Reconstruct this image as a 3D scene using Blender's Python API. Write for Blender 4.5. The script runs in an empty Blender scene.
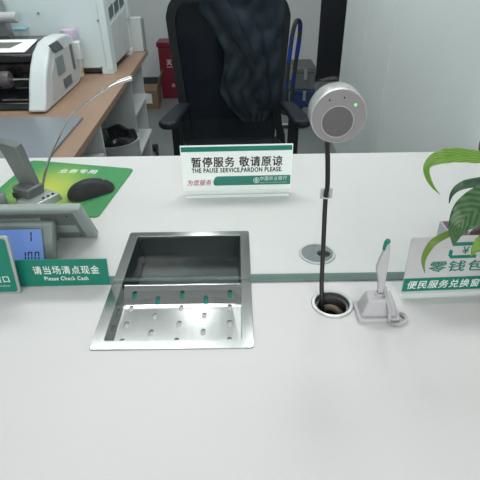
import bpy, bmesh, math, random
from mathutils import Vector, Matrix
random.seed(7)
S = bpy.context.scene
C = S.collection
PI = math.pi
CT = 0.78            # counter top height

# ------------------------------------------------------------------ materials
def mat(name, col, rough=.5, metal=0., noise=0., nscale=40., alpha=None, emit=None, estr=1., coat=0., bump=0., bscale=200., spec=.5, trans=0., ior=1.45):
    m = bpy.data.materials.new(name); m.use_nodes = True
    nt = m.node_tree; b = nt.nodes['Principled BSDF']
    c = (*col, 1)
    b.inputs['Base Color'].default_value = c
    b.inputs['Roughness'].default_value = rough
    b.inputs['Metallic'].default_value = metal
    b.inputs['Specular IOR Level'].default_value = spec
    if coat: b.inputs['Coat Weight'].default_value = coat; b.inputs['Coat Roughness'].default_value = .08
    if trans: b.inputs['Transmission Weight'].default_value = trans; b.inputs['IOR'].default_value = ior
    tc = nt.nodes.new('ShaderNodeTexCoord')
    if noise:
        n = nt.nodes.new('ShaderNodeTexNoise'); n.inputs['Scale'].default_value = nscale; n.inputs['Detail'].default_value = 3
        nt.links.new(tc.outputs['Object'], n.inputs['Vector'])
        r = nt.nodes.new('ShaderNodeMix'); r.data_type = 'RGBA'
        r.inputs['A'].default_value = (*[x*(1-noise) for x in col], 1)
        r.inputs['B'].default_value = (*[min(1, x*(1+noise)) for x in col], 1)
        nt.links.new(n.outputs['Fac'], r.inputs['Factor']); nt.links.new(r.outputs['Result'], b.inputs['Base Color'])
    if bump:
        n2 = nt.nodes.new('ShaderNodeTexNoise'); n2.inputs['Scale'].default_value = bscale
        nt.links.new(tc.outputs['Object'], n2.inputs['Vector'])
        bp = nt.nodes.new('ShaderNodeBump'); bp.inputs['Strength'].default_value = bump; bp.inputs['Distance'].default_value = .002
        nt.links.new(n2.outputs['Fac'], bp.inputs['Height']); nt.links.new(bp.outputs['Normal'], b.inputs['Normal'])
    if emit:
        b.inputs['Emission Color'].default_value = (*emit, 1); b.inputs['Emission Strength'].default_value = estr
    if alpha is not None: b.inputs['Alpha'].default_value = alpha
    return m

def glass_mat(name, tint, f0=.04, rough=.0):
    m = bpy.data.materials.new(name); m.use_nodes = True; nt = m.node_tree
    for n in list(nt.nodes): nt.nodes.remove(n)
    out = nt.nodes.new('ShaderNodeOutputMaterial'); mx = nt.nodes.new('ShaderNodeMixShader')
    t = nt.nodes.new('ShaderNodeBsdfTransparent'); g = nt.nodes.new('ShaderNodeBsdfGlossy'); fr = nt.nodes.new('ShaderNodeFresnel')
    t.inputs['Color'].default_value = (*tint, 1); g.inputs['Roughness'].default_value = rough
    fr.inputs['IOR'].default_value = 1.42
    ge = nt.nodes.new('ShaderNodeNewGeometry'); iv = nt.nodes.new('ShaderNodeMath'); iv.operation = 'SUBTRACT'; iv.inputs[0].default_value = 1
    ml = nt.nodes.new('ShaderNodeMath'); ml.operation = 'MULTIPLY'   # light leaving the pane is not mirrored a second time
    nt.links.new(ge.outputs['Backfacing'], iv.inputs[1]); nt.links.new(fr.outputs[0], ml.inputs[0]); nt.links.new(iv.outputs[0], ml.inputs[1])
    nt.links.new(ml.outputs[0], mx.inputs[0]); nt.links.new(t.outputs[0], mx.inputs[1]); nt.links.new(g.outputs[0], mx.inputs[2])
    nt.links.new(mx.outputs[0], out.inputs[0])
    return m

def steel_mat(name, col, rough, stretch=(300, 8, 8), amt=.12):
    m = mat(name, col, rough, 1.); nt = m.node_tree; b = nt.nodes['Principled BSDF']
    tc = nt.nodes.new('ShaderNodeTexCoord'); mp = nt.nodes.new('ShaderNodeMapping'); mp.inputs['Scale'].default_value = stretch
    n = nt.nodes.new('ShaderNodeTexNoise'); n.inputs['Scale'].default_value = 4; n.inputs['Detail'].default_value = 4
    nt.links.new(tc.outputs['Object'], mp.inputs['Vector']); nt.links.new(mp.outputs['Vector'], n.inputs['Vector'])
    r = nt.nodes.new('ShaderNodeMapRange'); r.inputs['To Min'].default_value = rough-amt; r.inputs['To Max'].default_value = rough+amt
    nt.links.new(n.outputs['Fac'], r.inputs['Value']); nt.links.new(r.outputs['Result'], b.inputs['Roughness'])
    return m

def wood_mat(name, a, bcol):
    m = mat(name, a, .42); nt = m.node_tree; b = nt.nodes['Principled BSDF']
    tc = nt.nodes.new('ShaderNodeTexCoord'); mp = nt.nodes.new('ShaderNodeMapping'); mp.inputs['Scale'].default_value = (26, 1.6, 10)
    n = nt.nodes.new('ShaderNodeTexNoise'); n.inputs['Scale'].default_value = 2; n.inputs['Detail'].default_value = 6; n.inputs['Distortion'].default_value = .6
    nt.links.new(tc.outputs['Object'], mp.inputs['Vector']); nt.links.new(mp.outputs['Vector'], n.inputs['Vector'])
    r = nt.nodes.new('ShaderNodeMix'); r.data_type = 'RGBA'; r.inputs['A'].default_value = (*a, 1); r.inputs['B'].default_value = (*bcol, 1)
    nt.links.new(n.outputs['Fac'], r.inputs['Factor']); nt.links.new(r.outputs['Result'], b.inputs['Base Color'])
    return m

GREEN = (.0, .17, .115)
M = dict(
 counter=mat('counter_white', (.610, .603, .605), .42, noise=.015, nscale=12, spec=.35),
 wall=mat('wall_white', (.64, .67, .68), .7, noise=.03, nscale=3),
 wallgrey=mat('wall_grey', (.71, .77, .77), .35, noise=.05, nscale=2.5),
 wallfront=mat('wall_hall', (.06, .063, .066), .6, noise=.05, nscale=3),
 ceil=mat('ceiling_white', (.8, .8, .8), .8, noise=.02),
 floor=mat('floor_grey', (.19, .21, .215), .35, noise=.12, nscale=6),
 base=mat('dark_trim', (.045, .05, .06), .5, noise=.1),
 door=mat('door_dark', (.004, .006, .014), .35, noise=.2, nscale=5),
 doorframe=mat('door_frame', (.30, .32, .33), .4, metal=.5),
 glass=glass_mat('partition_glass', (.972, .993, .984)),
 glassedge=mat('glass_edge', (.16, .25, .23), .5, alpha=.24, noise=.1, nscale=6, spec=.2),
 clear=glass_mat('clear_acrylic', (.972, .990, .984)),
 seal=mat('seal_greygreen', (.125, .19, .178), .6, spec=.15, noise=.15, nscale=8),
 steel=steel_mat('steel_brushed', (.42, .435, .43), .17, (30, 3, 3), .03),
 steel_darkened=steel_mat('steel_basin_darkened', (.040, .053, .054), .46, (3, 30, 30), .05),  # tray steel for the basin, dark reflections put into its base colour
 chrome=mat('chrome', (.50, .51, .50), .16, 1., noise=.04),
 silver=mat('silver_plastic', (.42, .45, .44), .38, .55, noise=.04),
 silverd=mat('silver_dark', (.14, .155, .15), .4, .35, noise=.05),
 puck=mat('puck_grey', (.26, .247, .253), .42, .25, noise=.03, nscale=300),
 puckside=mat('puck_side', (.42, .435, .435), .3, .3, noise=.03),
 grille=mat('grille_grey', (.115, .112, .115), .6, .2, noise=.45, nscale=900, bump=.6, bscale=900),
 black=mat('black_plastic', (.006, .008, .010), .5, noise=.2, spec=.22),
 blackgloss=mat('black_gloss', (.006, .007, .009), .18, noise=.2),
 rubber=mat('cable_black', (.006, .007, .007), .5, noise=.2),
 led=mat('led_green', (.05, .8, .1), .4, emit=(.1, 1, .12), estr=1.6),
 green=mat('sign_green', GREEN, .38, noise=.03),
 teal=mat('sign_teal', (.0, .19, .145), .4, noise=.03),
 panelwhite=mat('panel_white', (.95, .95, .95), .4, noise=.01),
 signwhite=mat('sign_white', (.49, .49, .50), .4, noise=.02),
 white=mat('white_plastic', (.44, .44, .46), .32, noise=.02),
 offwhite=mat('machine_white', (.54, .575, .60), .42, noise=.02),
 cabwhite=mat('cabinet_white', (.60, .675, .705), .45, noise=.02, nscale=4),
 palegrey=mat('pale_grey', (.50, .52, .53), .5, noise=.03),
 midgrey=mat('mid_grey', (.21, .22, .23), .5, noise=.06),
 ink=mat('ink_black', (.012, .013, .014), .5, noise=.1),
 magenta=mat('ink_magenta', (.50, .045, .16), .5, noise=.1),
 letter=mat('letter_white', (.78, .82, .80), .5, noise=.02),
 palelet=mat('letter_pale', (.45, .62, .55), .5, noise=.02),
 wood=wood_mat('desk_wood', (.25, .155, .105), (.31, .20, .14)),
 padgrey=mat('pad_grey', (.185, .205, .235), .32, noise=.05, nscale=6),
 device=mat('device_grey', (.19, .222, .22), .40, noise=.04),
 deviced=mat('device_dark', (.115, .135, .135), .45, noise=.05),
 devicel=mat('device_light', (.28, .32, .31), .45, noise=.04),
 lcd=mat('lcd_blue', (.07, .11, .27), .25, emit=(.17, .30, .72), estr=.36),
 segment=mat('lcd_segment', (.01, .012, .06), .4, noise=.1),
 mesh=mat('chair_mesh', (.004, .007, .012), .9, spec=.1, alpha=.985, noise=.3, nscale=300),
 jacket=mat('jacket_navy', (.010, .017, .025), .75, spec=.2, noise=.25, nscale=30, bump=.3, bscale=60),
 armpad=mat('armrest_black', (.009, .013, .018), .5, spec=.25, noise=.2, nscale=60),
 red=mat('red_box', (.15, .006, .022), .35, noise=.08, nscale=8),
 redd=mat('red_dark', (.07, .004, .01), .4, noise=.08),
 carton=mat('carton_brown', (.22, .145, .09), .7, noise=.12, nscale=15),
 boxgrey=mat('case_grey', (.13, .14, .14), .5, noise=.1),
 boxblue=mat('case_blue', (.012, .04, .135), .5, noise=.1),
 latch=mat('latch_metal', (.45, .47, .48), .35, .7, noise=.1),
 bluetape=mat('blue_tape', (.012, .035, .26), .4, noise=.1),
 darkgrip=mat('dark_grip', (.03, .035, .035), .5, noise=.15),
 lilac=mat('lilac_plastic', (.50, .40, .54), .45, noise=.03),
 cream=mat('cream_plastic', (.60, .58, .50), .45, noise=.04),
 yellow=mat('label_yellow', (.55, .36, .06), .5, noise=.1),
 cyan=mat('teal_lid', (.16, .42, .50), .4, noise=.05),
 clearbox=mat('clear_box', (.55, .60, .60), .25, noise=.05, alpha=.55),
 paper=mat('paper', (.78, .80, .80), .7, noise=.02),
 printd=mat('paper_print', (.10, .12, .10), .6, noise=.5, nscale=40),
 roller=mat('roller_grey', (.085, .075, .085), .5, noise=.3, nscale=60),
 panelgrey=mat('panel_grey', (.17, .205, .225), .35, noise=.06),
 vent=mat('vent_dark', (.09, .11, .12), .5, noise=.1),
 pot=mat('pot_ceramic', (.62, .6, .57), .35, noise=.05),
 soil=mat('soil', (.03, .02, .014), .9, noise=.4, nscale=80),
 stem=mat('stem_green', (.10, .22, .035), .5, noise=.15, nscale=30),
 stick=mat('stem_brown', (.16, .08, .06), .6, noise=.2),
 maroon=mat('maroon_card', (.14, .055, .065), .5, noise=.08),
 mauve=mat('mauve_card', (.40, .42, .45), .5, noise=.06),
 tissue=mat('tissue_white', (.82, .82, .82), .9, noise=.02),
 capgrey=mat('cap_grey', (.15, .172, .185), .5, noise=.04),
 ringsilver=mat('ring_silver', (.47, .50, .50), .35, .45, noise=.04),
 holeblack=mat('hole_dark', (.02, .017, .016), .6, noise=.4, nscale=40),
 cablebrown=mat('cable_brown', (.12, .085, .06), .5, noise=.2),
 cablebeige=mat('cable_beige', (.35, .30, .20), .5, noise=.1),
)
for n_ in M['steel_darkened'].node_tree.nodes:
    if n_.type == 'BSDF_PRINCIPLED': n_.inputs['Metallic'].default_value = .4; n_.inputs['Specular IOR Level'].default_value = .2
def leaf_mat(name, a, b2, sc=26):
    m = mat(name, a, .36, spec=.45); nt = m.node_tree; b = nt.nodes['Principled BSDF']
    uv = nt.nodes.new('ShaderNodeUVMap'); sep = nt.nodes.new('ShaderNodeSeparateXYZ')
    nt.links.new(uv.outputs['UV'], sep.inputs[0])
    # side veins: sin of (v*freq - |u-.5|*k)
    s = nt.nodes.new('ShaderNodeMath'); s.operation = 'SUBTRACT'; s.inputs[1].default_value = .5
    nt.links.new(sep.outputs['X'], s.inputs[0])
    ab = nt.nodes.new('ShaderNodeMath'); ab.operation = 'ABSOLUTE'; nt.links.new(s.outputs[0], ab.inputs[0])
    k = nt.nodes.new('ShaderNodeMath'); k.operation = 'MULTIPLY_ADD'; k.inputs[1].default_value = -.55
    nt.links.new(ab.outputs[0], k.inputs[0]); nt.links.new(sep.outputs['Y'], k.inputs[2])
    f = nt.nodes.new('ShaderNodeMath'); f.operation = 'MULTIPLY'; f.inputs[1].default_value = sc*2.6; nt.links.new(k.outputs[0], f.inputs[0])
    sn = nt.nodes.new('ShaderNodeMath'); sn.operation = 'SINE'; nt.links.new(f.outputs[0], sn.inputs[0])
    mr = nt.nodes.new('ShaderNodeMapRange'); mr.inputs['From Min'].default_value = -1
    nt.links.new(sn.outputs[0], mr.inputs['Value'])
    n = nt.nodes.new('ShaderNodeTexNoise'); n.inputs['Scale'].default_value = 14
    tc = nt.nodes.new('ShaderNodeTexCoord'); nt.links.new(tc.outputs['Object'], n.inputs['Vector'])
    mul = nt.nodes.new('ShaderNodeMath'); mul.operation = 'MULTIPLY'; nt.links.new(mr.outputs[0], mul.inputs[0]); nt.links.new(n.outputs['Fac'], mul.inputs[1])
    mx = nt.nodes.new('ShaderNodeMix'); mx.data_type = 'RGBA'; mx.inputs['A'].default_value = (*a, 1); mx.inputs['B'].default_value = (*b2, 1)
    nt.links.new(mul.outputs[0], mx.inputs['Factor']); nt.links.new(mx.outputs['Result'], b.inputs['Base Color'])
    bp = nt.nodes.new('ShaderNodeBump'); bp.inputs['Strength'].default_value = .2; bp.inputs['Distance'].default_value = .002
    nt.links.new(sn.outputs[0], bp.inputs['Height']); nt.links.new(bp.outputs['Normal'], b.inputs['Normal'])
    return m
M['leaf_light'] = leaf_mat('leaf_light', (.085, .20, .018), (.26, .44, .06))
M['leaf_dark'] = leaf_mat('leaf_dark', (.022, .075, .022), (.11, .22, .09))
M['leaf_under'] = leaf_mat('leaf_under', (.035, .085, .045), (.07, .14, .08))
M['leaf_thin'] = leaf_mat('leaf_thin', (.10, .19, .03), (.17, .29, .06))

def mousemat_mat():
    m = mat('mousemat_print', (.1, .3, .05), .55); nt = m.node_tree; b = nt.nodes['Principled BSDF']
    tc = nt.nodes.new('ShaderNodeTexCoord'); mp = nt.nodes.new('ShaderNodeMapping'); mp.inputs['Scale'].default_value = (8.0, 5.0, 1)
    mp.inputs['Location'].default_value = (.12, .02, 0)
    nt.links.new(tc.outputs['Object'], mp.inputs['Vector'])
    n = nt.nodes.new('ShaderNodeTexNoise'); n.inputs['Scale'].default_value = 2.2; n.inputs['Detail'].default_value = 3
    nt.links.new(mp.outputs['Vector'], n.inputs['Vector'])
    ad = nt.nodes.new('ShaderNodeVectorMath'); ad.operation = 'SCALE'; ad.inputs['Scale'].default_value = .3
    nt.links.new(n.outputs['Color'], ad.inputs[0])
    a2 = nt.nodes.new('ShaderNodeVectorMath'); nt.links.new(mp.outputs['Vector'], a2.inputs[0]); nt.links.new(ad.outputs[0], a2.inputs[1])
    g = nt.nodes.new('ShaderNodeTexGradient'); g.gradient_type = 'SPHERICAL'; nt.links.new(a2.outputs[0], g.inputs['Vector'])
    r = nt.nodes.new('ShaderNodeValToRGB'); e = r.color_ramp.elements
    e[0].position = 0; e[0].color = (.018, .23, .06, 1); e[1].position = .85; e[1].color = (.50, .55, .05, 1)
    x = r.color_ramp.elements.new(.3); x.color = (.13, .32, .04, 1)
    nt.links.new(g.outputs['Fac'], r.inputs['Fac']); nt.links.new(r.outputs['Color'], b.inputs['Base Color'])
    return m
M['mousemat'] = mousemat_mat()

# ------------------------------------------------------------------ mesh helpers (world coordinates)
def nb(): return bmesh.new()
def box(bm, x0, x1, y0, y1, z0, z1, rz=0, rx=0, ry=0, piv=None):
    c = Vector(((x0+x1)/2, (y0+y1)/2, (z0+z1)/2)); piv = Vector(piv) if piv else c
    r = bmesh.ops.create_cube(bm, size=1.0)
    R = Matrix.Translation(piv) @ Matrix.Rotation(rz, 4, 'Z') @ Matrix.Rotation(ry, 4, 'Y') @ Matrix.Rotation(rx, 4, 'X') @ Matrix.Translation(-piv)
    bmesh.ops.transform(bm, matrix=R @ Matrix.Translation(c) @ Matrix.Diagonal((x1-x0, y1-y0, z1-z0, 1)), verts=r['verts'])
    return bm
def hexa(bm, b4, t4):
    """b4 bottom corners counter-clockwise from above, t4 top corners in the same order"""
    v = [bm.verts.new(p) for p in (*b4, *t4)]
    for f in ((3, 2, 1, 0), (4, 5, 6, 7), (0, 1, 5, 4), (1, 2, 6, 5), (2, 3, 7, 6), (3, 0, 4, 7)): bm.faces.new([v[i] for i in f])
    return bm
def cyl(bm, p0, p1, r0, r1=None, n=24):
    r1 = r0 if r1 is None else r1
    p0, p1 = Vector(p0), Vector(p1); d = p1-p0
    r = bmesh.ops.create_cone(bm, cap_ends=True, segments=n, radius1=r0, radius2=r1, depth=d.length)
    q = d.to_track_quat('Z', 'Y').to_matrix().to_4x4()
    bmesh.ops.transform(bm, matrix=Matrix.Translation((p0+p1)/2) @ q, verts=r['verts'])
    return bm
def smooth_pts(pts, k=6):
    pts = [Vector(p) for p in pts]; out = []
    for i in range(len(pts)-1):
        p0 = pts[max(i-1, 0)]; p1 = pts[i]; p2 = pts[i+1]; p3 = pts[min(i+2, len(pts)-1)]
        for j in range(k):
            t = j/k
            out.append(.5*((2*p1)+(p2-p0)*t+(2*p0-5*p1+4*p2-p3)*t*t+(3*p1-p0-3*p2+p3)*t**3))
    out.append(pts[-1]); return out
def tube(bm, pts, r, n=10, k=6, closed=False):
    P = smooth_pts(pts, k) if k > 1 else [Vector(p) for p in pts]
    rad = r if callable(r) else (lambda t: r)
    rings = []; up = Vector((0, 0, 1)); prev = None
    for i, p in enumerate(P):
        d = (P[min(i+1, len(P)-1)]-P[max(i-1, 0)]).normalized()
        if prev is None:
            a = d.cross(up if abs(d.z) < .9 else Vector((1, 0, 0))).normalized()
        else:
            a = (prev-d*prev.dot(d)).normalized()
        prev = a; b = d.cross(a); rr = rad(i/(len(P)-1))
        rings.append([bm.verts.new(p+a*math.cos(2*PI*j/n)*rr+b*math.sin(2*PI*j/n)*rr) for j in range(n)])
    for q, w in zip(rings, rings[1:]):
        for j in range(n): bm.faces.new((q[j], q[(j+1) % n], w[(j+1) % n], w[j]))
    bm.faces.new(rings[0][::-1]); bm.faces.new(rings[-1]); return bm
def lathe(bm, prof, c, axis='Z', n=40):
    """prof: list of (radius, height); closed at the ends when the radius is 0"""
    rings = []
    c = Vector(c)
    for r, h in prof:
        ring = []
        for j in range(n if r > 1e-6 else 1):
            a = 2*PI*j/n; x, y = r*math.cos(a), r*math.sin(a)
            p = Vector((x, y, h)) if axis == 'Z' else Vector((x, -h, y))
            ring.append(bm.verts.new(c+p))
        rings.append(ring)
    for a, b in zip(rings, rings[1:]):
        for j in range(n):
            j2 = (j+1) % n
            if len(a) == 1 and len(b) == 1: continue
            if len(a) == 1: bm.faces.new((a[0], b[j2], b[j])) if axis == 'Z' else bm.faces.new((a[0], b[j2], b[j]))
            elif len(b) == 1: bm.faces.new((a[j], a[j2], b[0]))
            else: bm.faces.new((a[j], a[j2], b[j2], b[j]))
    return bm
def prism(bm, poly, frame, depth):
    """poly: list of (u,v); frame=(origin, uaxis, vaxis); extruded by depth along u x v (front face at +depth)"""
    o, u, v = (Vector(x) for x in frame); n = u.cross(v).normalized()
    a = [bm.verts.new(o+u*p+v*q) for p, q in poly]; b = [bm.verts.new(o+u*p+v*q+n*depth) for p, q in poly]
    bm.faces.new(a[::-1]); bm.faces.new(b); k = len(a)
    for i in range(k): bm.faces.new((a[i], a[(i+1) % k], b[(i+1) % k], b[i]))
    return bm
def rrect(w, h, r, n=6, x=0, y=0):
    out = []
    for cx, cy, a0 in ((w-r, r, -90), (w-r, h-r, 0), (r, h-r, 90), (r, r, 180)):
        for i in range(n+1):
            a = math.radians(a0+90*i/n); out.append((x+cx+r*math.cos(a), y+cy+r*math.sin(a)))
    return out
ORIG = {}
def obj(name, bm, m, parent=None, bevel=0, seg=2, smooth=True, origin=None, sub=0, solid=0, ang=35):
    bmesh.ops.recalc_face_normals(bm, faces=bm.faces[:])
    if parent is not None: org = ORIG[parent.name]
    elif origin is not None: org = Vector(origin)
    else:
        lo = Vector([min(v.co[i] for v in bm.verts) for i in range(3)]); hi = Vector([max(v.co[i] for v in bm.verts) for i in range(3)])
        org = Vector(((lo.x+hi.x)/2, (lo.y+hi.y)/2, lo.z))
    bmesh.ops.translate(bm, verts=bm.verts[:], vec=-org)
    me = bpy.data.meshes.new(name); bm.to_mesh(me); bm.free()
    if smooth:
        for p in me.polygons: p.use_smooth = True
        me.set_sharp_from_angle(angle=math.radians(ang))
    me.materials.append(M[m] if isinstance(m, str) else m)
    o = bpy.data.objects.new(name, me); C.objects.link(o)
    if parent is not None: o.parent = parent
    else: o.location = org
    ORIG[o.name] = org
    if solid:
        s = o.modifiers.new('s', 'SOLIDIFY'); s.thickness = solid; s.offset = 0
    if sub:
        s = o.modifiers.new('u', 'SUBSURF'); s.levels = sub; s.render_levels = sub
    if bevel:
        b = o.modifiers.new('b', 'BEVEL'); b.width = bevel; b.segments = seg; b.limit_method = 'ANGLE'; b.angle_limit = math.radians(40)
    return o
def tag(o, label, cat, group=None):
    o['label'] = label; o['category'] = cat
    if group: o['group'] = group
    return o
def lab(o, label): o['label'] = label; return o
def thing(name, label, cat, loc, group=None):
    o = bpy.data.objects.new(name, None); C.objects.link(o); o.location = loc; o.empty_display_size = .02
    ORIG[o.name] = Vector(loc); return tag(o, label, cat, group)
def struct(name, bm, m, **k):
    o = obj(name, bm, m, **k); o['kind'] = 'structure'; return o
def cut(o, cutters):
    """subtract closed bmeshes (world coordinates) from o for good"""
    for cb in cutters:
        bmesh.ops.recalc_face_normals(cb, faces=cb.faces[:])
        me = bpy.data.meshes.new('cutter'); bmesh.ops.translate(cb, verts=cb.verts[:], vec=-ORIG[o.name]); cb.to_mesh(me); cb.free()
        co = bpy.data.objects.new('cutter', me); C.objects.link(co)
        if o.parent: co.parent = o.parent
        else: co.location = o.location
        md = o.modifiers.new('x', 'BOOLEAN'); md.operation = 'DIFFERENCE'; md.object = co; md.solver = 'EXACT'
        bpy.context.view_layer.update()
        ev = o.evaluated_get(bpy.context.evaluated_depsgraph_get())
        nm = bpy.data.meshes.new_from_object(ev); nm.name = o.data.name
        o.modifiers.remove(md); o.data = nm
        bpy.data.objects.remove(co); bpy.data.meshes.remove(me)
    return o
def text_bm(s, frame, x, y, w, h, bold=0., shear=0., thick=.0004):
    """lettering fitted into a w x h box at (x,y) of a face given by frame=(origin,u,v) in world coordinates"""
    cu = bpy.data.curves.new('t', 'FONT'); cu.body = s; cu.extrude = .05; cu.shear = shear; cu.space_character = 1.12; cu.resolution_u = 3
    to = bpy.data.objects.new('t', cu); C.objects.link(to); bpy.context.view_layer.update()
    me = bpy.data.meshes.new_from_object(to.evaluated_get(bpy.context.evaluated_depsgraph_get()))
    bpy.data.objects.remove(to); bpy.data.curves.remove(cu)
    bm = nb(); bm.from_mesh(me); bpy.data.meshes.remove(me)
    xs = [v.co.x for v in bm.verts]; ys = [v.co.y for v in bm.verts]
    x0, x1, y0, y1 = min(xs), max(xs), min(ys), max(ys)
    o, u, vv = (Vector(q) for q in frame); n = u.cross(vv).normalized()
    if bold:   # heavier strokes: the same outlines set down again a hair to each side
        base = bm.copy(); d_ = bold*.55
        for k_, (ddx, ddy) in enumerate(((d_, 0), (-d_, 0), (0, d_*.7), (0, -d_*.7))):
            c_ = base.copy(); bmesh.ops.translate(c_, verts=c_.verts[:], vec=(ddx, ddy, .012*(k_+1)))
            tm = bpy.data.meshes.new('tmp'); c_.to_mesh(tm); c_.free(); bm.from_mesh(tm); bpy.data.meshes.remove(tm)
        base.free()
    for v in bm.verts:
        a = x+(v.co.x-x0)/(x1-x0)*w; b = y+(v.co.y-y0)/(y1-y0)*h; c = (v.co.z+.05)/.1*thick+.00005
        v.co = o+u*a+vv*b+n*c
    return bm
def lettering(s, frame, x, y, w, h, m, parent, name='lettering', **k):
    return obj(name, text_bm(s, frame, x, y, w, h, **k), m, parent, smooth=False)

# ================================================================== the setting
RW = .725
b = nb(); box(b, -2.2, 2.4, -3.4, 4.6, -.1, 0); struct('floor', b, 'floor')
b = nb(); box(b, -2.2, 2.4, -3.4, 4.6, 2.75, 2.85); struct('ceiling', b, 'ceil')
b = nb(); box(b, -2.2, .85, 4.47, 4.6, 0, 2.75); struct('wall_back', b, 'wall')
b = nb(); box(b, 1.75, 2.4, 4.47, 4.6, 0, 2.75); struct('wall_back_right', b, 'wall')
b = nb(); box(b, .85, 1.75, 4.47, 4.6, 2.15, 2.75); struct('wall_back_upper', b, 'wall')
b = nb(); box(b, .853, 1.747, 4.50, 4.55, 0.002, 2.147); d1 = struct('door_1', b, 'door', bevel=.004)
b = nb(); box(b, -2.2, -2.1, -3.4, 4.47, 0, 2.75); struct('wall_left', b, 'wall')
b = nb(); box(b, 2.3, 2.4, -3.4, 4.47, 0, 2.75); struct('wall_far_right', b, 'wall')
b = nb(); WX0, WX1, WZ0, WZ1 = -1.3, 1.3, 1.35, 2.55
box(b, -2.1, WX0, -3.4, -3.3, 0, 2.75); box(b, WX1, 2.3, -3.4, -3.3, 0, 2.75); box(b, WX0, WX1, -3.4, -3.3, 0, WZ0); box(b, WX0, WX1, -3.4, -3.3, WZ1, 2.75)
struct('wall_front', b, 'wallfront')  # hall wall with an opening made for the added window
b = nb(); box(b, WX0+.001, WX1-.001, -3.36, -3.35, WZ0+.001, WZ1-.001); struct('added_window', b, 'glass')  # made-up window, unseen behind the camera, added to let fill light in
b = nb(); box(b, RW, RW+.09, -.6, 2.66, 0, 2.75); wr = struct('wall_right', b, 'wallgrey')
for yy in (1.62, 2.12):
    b = nb(); box(b, RW-.0012, RW+.001, yy-.004, yy+.004, 0, 2.75); o = struct('trim', b, 'wall'); 
b = nb(); box(b, RW-.002, RW+.092, 2.66, 2.668, 0, 2.75); struct('trim_1', b, 'signwhite')
b = nb(); box(b, -2.1, .85, 4.455, 4.47, 0, .085); struct('baseboard_back', b, 'base')

# counter: one white worktop that runs under the glass, with the tray and cable openings cut out
TX0, TX1, TY0, TY1 = -.2455, .0202, -.1722, .1802
cn = thing('service_counter', 'long white bank counter running under the glass partition', 'counter', (-.6, 0, 0))
b = nb(); box(b, -2.08, RW-.001, -.62, .62, CT-.04, CT)
wt = obj('worktop', b, 'counter', cn)
c1 = nb(); box(c1, TX0+.012, TX1-.012, TY0+.012, TY1-.012, CT-.1, CT+.1)
HX, HY, H2X, H2Y = .1635, -.068, .1597, .0882
c2 = nb(); cyl(c2, (HX, HY, CT-.1), (HX, HY, CT+.1), .0325, n=48)
c3 = nb(); cyl(c3, (H2X, H2Y, CT-.1), (H2X, H2Y, CT+.1), .0325, n=48)
cut(wt, [c1, c2, c3])
b = nb(); box(b, -2.08, RW-.001, -.10, -.06, 0, CT-.04); fp = obj('front_panel', b, 'palegrey', cn)
c1 = nb(); box(c1, TX0+.004, TX1-.004, TY0, TY1, .66, CT+.1); c2 = nb(); cyl(c2, (HX, HY, .66), (HX, HY, CT), .036); cut(fp, [c1, c2])

# glass partition
b = nb(); box(b, -2.08, RW-.001, 0, .012, CT+.0045, 2.30); wn = struct('window_1', b, 'glass')
wn.data.materials.append(M['glassedge'])
for p in wn.data.polygons:
    if abs(p.normal.z) > .9: p.material_index = 1
b = nb(); box(b, -2.08, TX0+.003, -.004, .0185, CT, CT+.0043)
struct('trim_2', b, 'seal', bevel=.0012)
b = nb(); box(b, TX1-.003, RW-.001, -.004, .0185, CT+.0003, CT+.0043)
struct('trim_3', b, 'seal', bevel=.0012)

# ================================================================== cash tray
tr = thing('cash_tray', 'sunken stainless steel cash tray set in the counter under the glass', 'tray', (-.1126, 0, CT))
fw = .021; FZ = CT+.0022
def ring_rect(bm, o4, i4, z0, z1):
    ob = [bm.verts.new((x, y, z0)) for x, y in o4]; ot = [bm.verts.new((x, y, z1)) for x, y in o4]
    ib = [bm.verts.new((x, y, z0)) for x, y in i4]; it = [bm.verts.new((x, y, z1)) for x, y in i4]
    n = len(o4)
    for i in range(n):
        j = (i+1) % n
        bm.faces.new((ot[i], ot[j], it[j], it[i])); bm.faces.new((ob[j], ob[i], ib[i], ib[j]))
        bm.faces.new((ob[i], ob[j], ot[j], ot[i])); bm.faces.new((ib[j], ib[i], it[i], it[j]))
b = nb()
out = rrect(TX1-TX0, TY1-TY0, .006, 4, TX0, TY0)
ins = rrect(TX1-TX0-2*fw+.003, TY1-TY0-2*fw+.005, .003, 4, TX0+fw-.0015, TY0+fw-.0015)
ring_rect(b, out, ins, CT-.0002, FZ)
obj('rim', b, 'steel', tr, bevel=.0006)
ix0, ix1, iy0, iy1 = TX0+fw-.002, TX1-fw+.002, TY0+fw-.002, TY1-fw+.002
# front well: three inner walls
b = nb()
wl = .012
hexa(b, [(ix0-.001, iy0, .745), (ix0+wl, iy0, .745), (ix0+wl, .0, .745), (ix0-.001, .0, .745)], [(ix0-.001, iy0, CT), (ix0+.0008, iy0, CT), (ix0+.0008, .0, CT), (ix0-.001, .0, CT)])
hexa(b, [(ix1-.002, iy0, .745), (ix1+.001, iy0, .745), (ix1+.001, .0, .745), (ix1-.002, .0, .745)], [(ix1-.0008, iy0, CT), (ix1+.001, iy0, CT), (ix1+.001, .0, CT), (ix1-.0008, .0, CT)])
box(b, ix0, ix1, iy0-.001, iy0+.0006, .745, CT)
obj('front_wall', b, 'steel', tr)
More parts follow.
